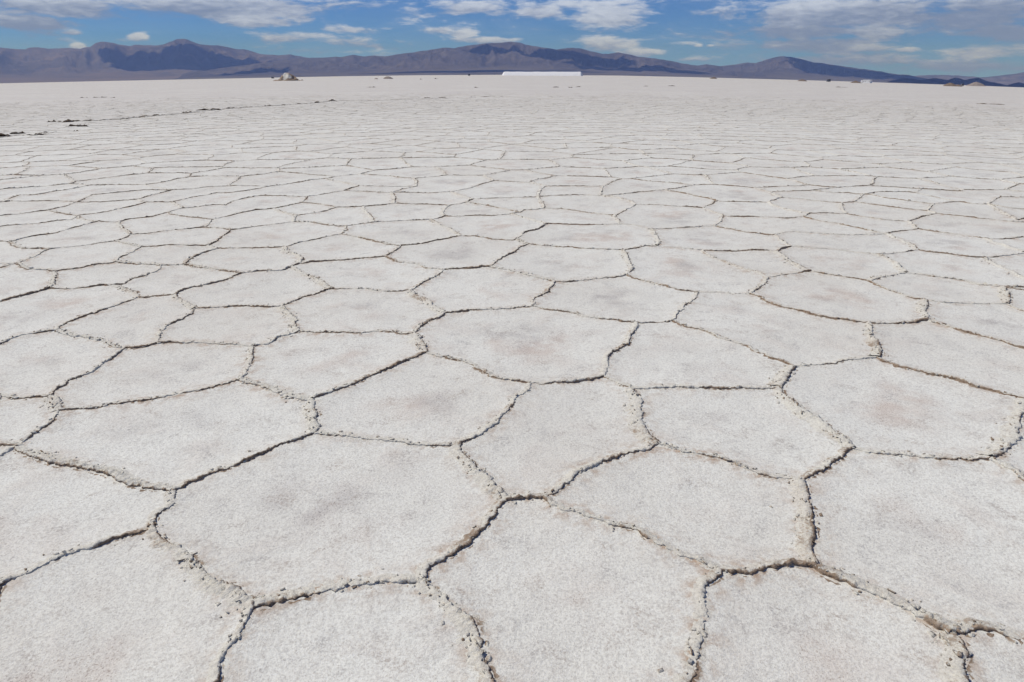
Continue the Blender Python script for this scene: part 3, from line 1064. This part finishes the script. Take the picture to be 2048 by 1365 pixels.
def mountain(name, sky, r_front, r_crest, mat, seed, fanh=.16, fant=.45, amp=.62, freq=26, taper=(True, True), na=520):
    px = np.array([p[0] for p in sky], float); py = np.array([p[1] for p in sky], float)
    xs = np.linspace(px[0], px[-1], na)
    ys = np.interp(xs, px, py)
    ys = ys + .9 * fbm(xs * .11 + seed, xs * 0, octv=4, s=seed + 20, gain=.6)
    a, e = azel(xs, ys)
    # fine crags on the traced skyline
    t = np.concatenate([np.linspace(0, 1, 62), np.linspace(1.06, 1.7, 12)])
    T, A = np.meshgrid(t, a, indexing="ij")
    E_ = np.broadcast_to(e[None], T.shape)
    rc = r_crest * (1 + .06 * fbm(A * 14 + seed, A * 0, octv=3, s=seed))
    Rr = r_front + (rc - r_front) * T
    X = Rr * np.sin(A); Y = Rr * np.cos(A)
    zb = zground(X, Y) - 3
    zc = H_EYE + rc * np.tan(E_)
    zbc = zground(rc * np.sin(A), rc * np.cos(A)) - 3
    up = np.maximum(zc - zbc, 0)
    env = np.where(T < fant, fanh * (T / fant) ** 1.5, fanh + (1 - fanh) * np.clip((T - fant) / (1 - fant), 0, 1) ** 1.15)
    env = np.where(T > 1, 1 - ((T - 1) / .7) ** 1.3, env)
    wx = A * freq + .35 * fbm(A * freq * .7, T * 3, octv=2, s=seed + 3)
    gul = 1 - np.abs(fbm(wx, T * 1.6 + seed, octv=5, s=seed + 7, gain=.55)) * 2.1
    body = np.clip(T / .9, 0, 1) * np.clip((1 - T) / .30, 0, 1) ** .8
    body = np.where(T < fant, body * .25 * (T / fant), body)
    rel = env * (1 + amp * (gul - .55) * body)
    # never let a spur rise above the skyline seen from the plain
    Z = zb + up * rel
    lim = H_EYE + Rr * np.tan(E_) - (1 - np.clip(T, 0, 1)) * up * .05
    Z = np.where(T < 1, np.minimum(Z, lim), Z)
    fan = sstep(fant + .12, fant - .18, T) * np.clip(.9 + .7 * fbm(A * 12, T * 5, octv=3, s=seed + 9), 0, 1)
    o = link_mesh(name, np.stack([X, Y, Z], -1).reshape(-1, 3), grid_faces(len(t), na), mat, smooth=True, attrs={"fan": fan.ravel()})
    return tag(o, kind="structure")

LEFT = [(-2000, 112), (-1700, 100), (-1450, 112), (-1200, 96), (-950, 110), (-700, 92), (-500, 104), (-380, 98), (-260, 108), (-160, 104), (-80, 100), (-30, 93), (0, 95.7), (34, 98.5), (51, 99.8), (58, 96.4), (75, 95), (99, 97.7), (137, 96.7), (160, 98.4), (168, 95.7), (181, 94), (191, 87.2), (202, 84), (219, 85.4), (239, 89.5), (260, 92.3), (270, 89.9), (290, 90.9), (314, 91.6), (328, 89.5), (342, 83.7), (352, 79.3), (366, 77.6), (379, 81), (393, 87.2), (410, 90.6), (437, 91.6), (458, 95), (478, 99.8), (489, 99.1), (502, 102.5), (523, 108.7), (543, 110), (560, 111), (577, 109.4), (591, 111.4), (620, 117), (680, 126), (760, 138)]
CENTRE = [(330, 162), (355, 155), (362, 150.4), (379, 143.5), (393, 140.8), (410, 141.8), (437, 137.7), (465, 134), (496, 129.9), (533, 124.7), (564, 121.3), (602, 116.2), (649, 115.5), (670, 113.8), (684, 114.4), (706, 110), (728, 113.8), (748, 111.4), (769, 113.5), (793, 109.4), (834, 104.2), (871, 98.4), (885, 96), (909, 96.7), (936, 91.6), (970, 87.5), (994, 86.8), (1022, 84), (1039, 85.4), (1052, 90.2), (1073, 93.3), (1090, 96), (1114, 99.8), (1124, 97.7), (1145, 96.4), (1162, 97.7), (1176, 101.8), (1203, 107.7), (1217, 108.7), (1237, 105.3), (1254, 108), (1275, 114.1), (1312, 117.9), (1348, 123.7), (1368, 128), (1396, 131.6), (1413, 128.8), (1437, 132.6), (1480, 138), (1540, 146), (1600, 156), (1640, 163)]
RIGHT = [(1330, 152), (1400, 139), (1437, 133.2), (1468, 129.9), (1495, 125.4), (1512, 126.5), (1532, 120.3), (1553, 114.5), (1567, 113.1), (1584, 114.5), (1608, 120.3), (1625, 125), (1645, 126.5), (1673, 131.6), (1724, 138.4), (1758, 142.9), (1792, 149), (1816, 150.4), (1837, 154.8), (1870, 160), (1930, 168), (1960, 173)]
DARK = [(1770, 166), (1785, 160.6), (1802, 157.2), (1826, 158), (1843, 160.6), (1857, 158.5), (1871, 156.5), (1895, 160.6), (1905, 157.4), (1912, 155.8), (1921, 158), (1929, 160.6), (1944, 157.5), (1956, 155.5), (1973, 162.3), (1997, 167.5), (2014, 171), (2020, 169), (2028, 167.5), (2038, 165.4), (2048, 167.5), (2080, 170), (2130, 174), (2200, 178), (2300, 184)]
FARR = [(1740, 160), (1800, 154), (1861, 150.4), (1912, 151), (1963, 155.5), (1980, 154), (1997, 152), (2025, 148.7), (2048, 145.2), (2090, 143), (2150, 141), (2220, 146), (2300, 150), (2500, 140), (2750, 148), (3000, 134), (3300, 146), (3700, 138), (4000, 150)]

M_MT1 = hill_material("far_range_rock", (.165, .13, .112), (.078, .072, .080), (.135, .114, .115), .0011)
M_MT2 = hill_material("near_range_rock", (.135, .118, .108), (.066, .060, .070), (.105, .090, .094), .0015)
M_MT3 = hill_material("low_hill_rock", (.20, .145, .11), (.065, .052, .052), (.10, .078, .07), .003)
mountain("mountain_range", LEFT, 6800, 10500, M_MT1, 3, fanh=.20, fant=.42, na=900)
mountain("mountain_range", CENTRE, 5200, 7800, M_MT2, 14, fanh=.20, fant=.45)
mountain("mountain_range", RIGHT, 6000, 8600, M_MT2, 27, fanh=.22, fant=.40)
mountain("mountain_range", FARR, 9800, 11500, M_MT1, 38, fanh=.2, fant=.2)
mountain("low_hills", DARK, 4300, 5300, M_MT3, 45, fanh=.16, fant=.22)

# ---------------------------------------------------------------- haze
bm = bmesh.new()
bmesh.ops.create_cube(bm, size=1)
HZ0 = -320.
HZ1 = max(v.co.z for o in COL.objects if o.type == 'MESH' and o.name.startswith(('mountain', 'low_hills')) for v in o.data.vertices) + 15
print('haze top', HZ1)
bmesh.ops.scale(bm, vec=(26000, 26000, HZ1 - HZ0), verts=bm.verts)
bmesh.ops.translate(bm, vec=(0, 0, (HZ0 + HZ1) / 2), verts=bm.verts)
me = bpy.data.meshes.new("haze"); bm.to_mesh(me); bm.free()
hm_ = bpy.data.materials.new("haze_air"); hm_.use_nodes = True
nt = hm_.node_tree; nt.nodes.remove(nt.nodes["Principled BSDF"])
pv = nt.nodes.new("ShaderNodeVolumePrincipled")
pv.inputs["Color"].default_value = HAZE_COL
pv.inputs["Density"].default_value = HAZE_D
pv.inputs["Absorption Color"].default_value = (1, 1, 1, 1)
pv.inputs["Anisotropy"].default_value = .0
nt.links.new(pv.outputs[0], nt.nodes["Material Output"].inputs["Volume"])
me.materials.append(hm_)
hz = bpy.data.objects.new("haze", me); COL.objects.link(hz)
tag(hz, kind="stuff")

# ---------------------------------------------------------------- clouds overhead that throw the shadows lying on the mountains
M_CLOUD = bpy.data.materials.new("cloud_vapour"); M_CLOUD.use_nodes = True
nt = M_CLOUD.node_tree; nt.nodes.remove(nt.nodes["Principled BSDF"])
cvol = nt.nodes.new("ShaderNodeVolumePrincipled")
cvol.inputs["Color"].default_value = (.97, .97, .98, 1); cvol.inputs["Density"].default_value = .0014
nt.links.new(cvol.outputs[0], nt.nodes["Material Output"].inputs["Volume"])
def cloud(px, py, r, wpx, depth, seed, zc=1500.):
    """a cumulus whose shadow falls on the slope seen at that pixel and distance"""
    a, e = azel(px, py)
    P = np.array([r * math.sin(a), r * math.cos(a), H_EYE + r * math.tan(e)])
    C_ = P + SUN * ((zc - P[2]) / SUN[2])
    W = wpx * r / FPX
    nu, nv = 72, 30
    th = np.linspace(0, 2 * math.pi, nu, endpoint=False); ph = np.linspace(.02, math.pi - .02, nv)
    PH, TH = np.meshgrid(ph, th, indexing="ij")
    x = np.sin(PH) * np.cos(TH); y = np.sin(PH) * np.sin(TH); z = np.cos(PH)
    k = 1 + .55 * fbm(x * 1.7 + seed, y * 1.7, z * 1.7, octv=4, s=seed, gain=.55)
    zz = np.where(z < 0, z * .35, z)
    V = np.stack([x * k * W / 2, y * k * depth / 2, zz * k * 260 * (1 - .35 * np.hypot(x, y)) + 160], -1).reshape(-1, 3)
    o = link_mesh("cloud", V, grid_faces(nv, nu, wrap=True), M_CLOUD, smooth=True)
    o.location = C_; o.rotation_euler = (0, 0, -a)
    tag(o, kind="structure")
CLOUDS = [(400, 121, 9300, 330, 1500, 1), (1120, 104, 7300, 190, 700, 3), (1250, 124, 6700, 240, 420, 4), (960, 93, 7600, 110, 400, 5),
          (950, 140, 6000, 420, 260, 6), (1690, 145, 7800, 190, 1000, 7), (1590, 122, 8300, 60, 500, 8), (1890, 160, 4900, 230, 900, 10), (2030, 170, 5000, 200, 900, 11),
          (480, 135, 7000, 130, 500, 12)]
for c in CLOUDS:
    cloud(*c)
# ---------------------------------------------------------------- sky, sun, camera
w = bpy.data.worlds.new("World"); scene.world = w; w.use_nodes = True
t = NT(w.node_tree)
bg = w.node_tree.nodes["Background"]
sk = t.node("ShaderNodeTexSky", sky_type="NISHITA", sun_disc=False, sun_elevation=SUN_EL, sun_rotation=SUN_AZ,
            altitude=3400, air_density=1.0, dust_density=.15, ozone_density=2.5)
dr = t.node("ShaderNodeTexCoord").outputs["Generated"]
sx = t.node("ShaderNodeSeparateXYZ"); t.put(sx.inputs[0], dr)
dx, dy, dz = sx.outputs
az_ = t.math("ARCTAN2", dx, dy)
el_ = t.math("ARCSINE", dz)
cv_ = t.node("ShaderNodeCombineXYZ")
t.put(cv_.inputs[0], az_); t.put(cv_.inputs[1], t.math("MULTIPLY", el_, 3.8))
n_big = t.noise(cv_.outputs[0], 13, 7, .60, .5)
n_det = t.noise(cv_.outputs[0], 48, 6, .62, .4)
wob = t.math("ADD", t.math("MULTIPLY", t.math("SUBTRACT", n_big, .5), 2.4), t.math("MULTIPLY", t.math("SUBTRACT", n_det, .5), 1.0))

# cumulus and stratus of that hour: centre, half size (pixels of the photograph turned into bearing and height), thickness, whiteness
SKYC = [
 (90, 10, 140, 24, 1.3, .62), (60, 46, 85, 20, 1.2, .5), (146, 66, 26, 6, .9, .85), (277, 73, 24, 9, 1.25, 1.0), (128, 81, 20, 5, .5, .7), (158, 93, 16, 7, 1.0, .9), (235, 79, 20, 5, .5, .75),
 (450, 12, 200, 24, 1.35, .52), (525, 44, 84, 12, 1.15, .95), (330, 18, 100, 18, .7, .55), (590, 34, 70, 16, .8, .75), (690, 6, 90, 14, .6, .6),
 (600, 76, 90, 14, .75, .72), (700, 60, 75, 9, .8, .75), (690, 82, 60, 12, .7, .8), (560, 100, 70, 8, .5, .7), (735, 108, 50, 6, .7, .8),
 (935, 12, 110, 20, .85, .72), (1085, 22, 60, 18, 1.1, .9), (1235, 28, 88, 24, 1.15, .9), (1180, 8, 150, 12, .8, .7), (930, 68, 30, 12, 1.0, .95), (885, 60, 40, 10, .7, .75), (965, 80, 75, 8, 1.0, .9), (795, 84, 30, 8, .55, .8),
 (1215, 88, 65, 16, 1.0, .8), (1275, 106, 50, 9, .95, .9), (1200, 60, 80, 6, .35, .7), (1370, 88, 40, 6, .8, .9), (1160, 58, 60, 6, .4, .7), (1390, 118, 60, 7, .6, .8),
 (1430, 24, 70, 10, .7, .6), (1690, 26, 190, 34, 1.5, .5), (1620, 18, 100, 16, 1.0, .95), (1600, 62, 140, 20, 1.2, .5), (1750, 64, 56, 14, 1.15, .95), (1640, 92, 150, 18, 1.1, .48), (1745, 96, 40, 9, 1.0, .9), (1815, 100, 30, 6, .9, .9),
 (1965, 104, 110, 16, 1.05, .9), (1975, 20, 140, 38, 1.1, .40), (2020, 66, 95, 24, .95, .38), (1900, 68, 16, 6, .6, .8), (1700, 120, 220, 18, .75, .6), (1930, 132, 170, 18, .8, .6), (1470, 92, 60, 8, .6, .7), (1366, 90, 8, 5, .9, 1.), (1396, 91, 12, 4, .9, 1.), (1420, 92, 10, 4, .9, 1.),
]
dens = None; lit = None
for (cx, cy, rx, ry, th, wh) in SKYC:
    a0, e0 = azel(cx, cy); a1, _ = azel(cx + rx, cy); _, e1 = azel(cx, cy - ry)
    ra_ = float(a1 - a0); re_ = float(e1 - e0)
    u = t.math("MULTIPLY", t.math("SUBTRACT", az_, float(a0)), 1 / ra_)
    v = t.math("MULTIPLY", t.math("SUBTRACT", el_, float(e0)), 1 / re_)
    d2 = t.math("MULTIPLY_ADD", u, u, t.math("MULTIPLY", v, v))
    f = t.math("MULTIPLY", t.math("EXPONENT", t.math("MULTIPLY", d2, -.85)), th * 1.12)
    # crown of each cloud bright, belly grey
    l = t.math("MULTIPLY_ADD", v, .34, wh * .92)
    if dens is None:
        dens, lit, acc = f, t.math("MULTIPLY", l, t.math("MAXIMUM", f, .001)), t.math("MAXIMUM", f, .001)
    else:
        dens = t.math("SMOOTH_MAX", dens, f, .25)
        m_ = t.math("MAXIMUM", f, .001)
        lit = t.math("MULTIPLY_ADD", l, m_, lit); acc = t.math("ADD", acc, m_)
litn = t.math("DIVIDE", lit, acc)
# the rest of the sky, out of the frame: scattered fair-weather cloud on a plane overhead
pz = t.math("MAXIMUM", dz, .05)
pc = t.node("ShaderNodeCombineXYZ"); t.put(pc.inputs[0], t.math("DIVIDE", dx, pz)); t.put(pc.inputs[1], t.math("DIVIDE", dy, pz))
n_hi = t.noise(pc.outputs[0], 1.1, 6, .6)
over = t.math("MULTIPLY", t.ramp(n_hi, .50, .72), t.ramp(el_, R(6.5), R(12)))
cov = t.ramp(t.math("ADD", dens, wob), .24, .94)
veil = t.math("MULTIPLY", t.ramp(n_big, .35, .75), .14)
cov = t.math("MAXIMUM", cov, veil)
br = t.math("MULTIPLY_ADD", t.math("SUBTRACT", n_det, .5), .8, litn)
br = t.math("MULTIPLY_ADD", t.math("SUBTRACT", n_big, .5), .5, br)
ccol = t.mix(t.ramp(br, .30, 1.05), CL_DARK, CL_LIT)
sky_c = t.mix(1., sk.outputs[0], SKY_TINT, "MULTIPLY")
fin = t.mix(t.math("MULTIPLY", cov, .95), sky_c, ccol)
t.put(bg.inputs["Color"], fin)
bg.inputs["Strength"].default_value = SKY_STR
bg2 = t.node("ShaderNodeBackground")
t.put(bg2.inputs["Color"], t.mix(t.math("MULTIPLY", over, .8), sky_c, tuple(.5 * (a_ + b_) for a_, b_ in zip(CL_DARK, CL_LIT))))
bg2.inputs["Strength"].default_value = SKY_STR
# the drawn bank of cloud lies low over the mountains; above it scattered cloud
band = t.math("MULTIPLY", t.math("LESS_THAN", el_, R(8)), t.math("MULTIPLY", t.math("GREATER_THAN", el_, R(-3)), t.math("LESS_THAN", t.math("ABSOLUTE", az_), R(75))))
mx = t.node("ShaderNodeMixShader")
t.put(mx.inputs[0], band); t.l.new(bg2.outputs[0], mx.inputs[1]); t.l.new(bg.outputs[0], mx.inputs[2])
t.l.new(mx.outputs[0], w.node_tree.nodes["World Output"].inputs[0])

sl = bpy.data.lights.new("sun", "SUN"); sl.energy = SUN_STR; sl.angle = R(.53); sl.color = (1., .955, .89)
so = bpy.data.objects.new("sun", sl); COL.objects.link(so)
so.rotation_euler = Vector(-SUN).to_track_quat("-Z", "Y").to_euler()
so.location = (-30, 30, 60)

cam = bpy.data.cameras.new("camera"); cam.lens = 24; cam.sensor_width = 36; cam.clip_start = .05; cam.clip_end = 60000
co_ = bpy.data.objects.new("camera", cam); COL.objects.link(co_)
co_.location = (0, 0, H_EYE); co_.rotation_euler = (math.pi / 2 - PITCH, 0, 0)
scene.camera = co_
scene.render.engine = "CYCLES"
vs = scene.view_settings
scene.display_settings.display_device = "sRGB"
vs.view_transform = "Standard"; vs.look = "None"; vs.gamma = 1; vs.use_curve_mapping = False
vs.exposure = EXPO
cy = scene.cycles
cy.max_bounces = 5; cy.diffuse_bounces = 3; cy.glossy_bounces = 2; cy.volume_bounces = 0; cy.transmission_bounces = 2
cy.use_denoising = True
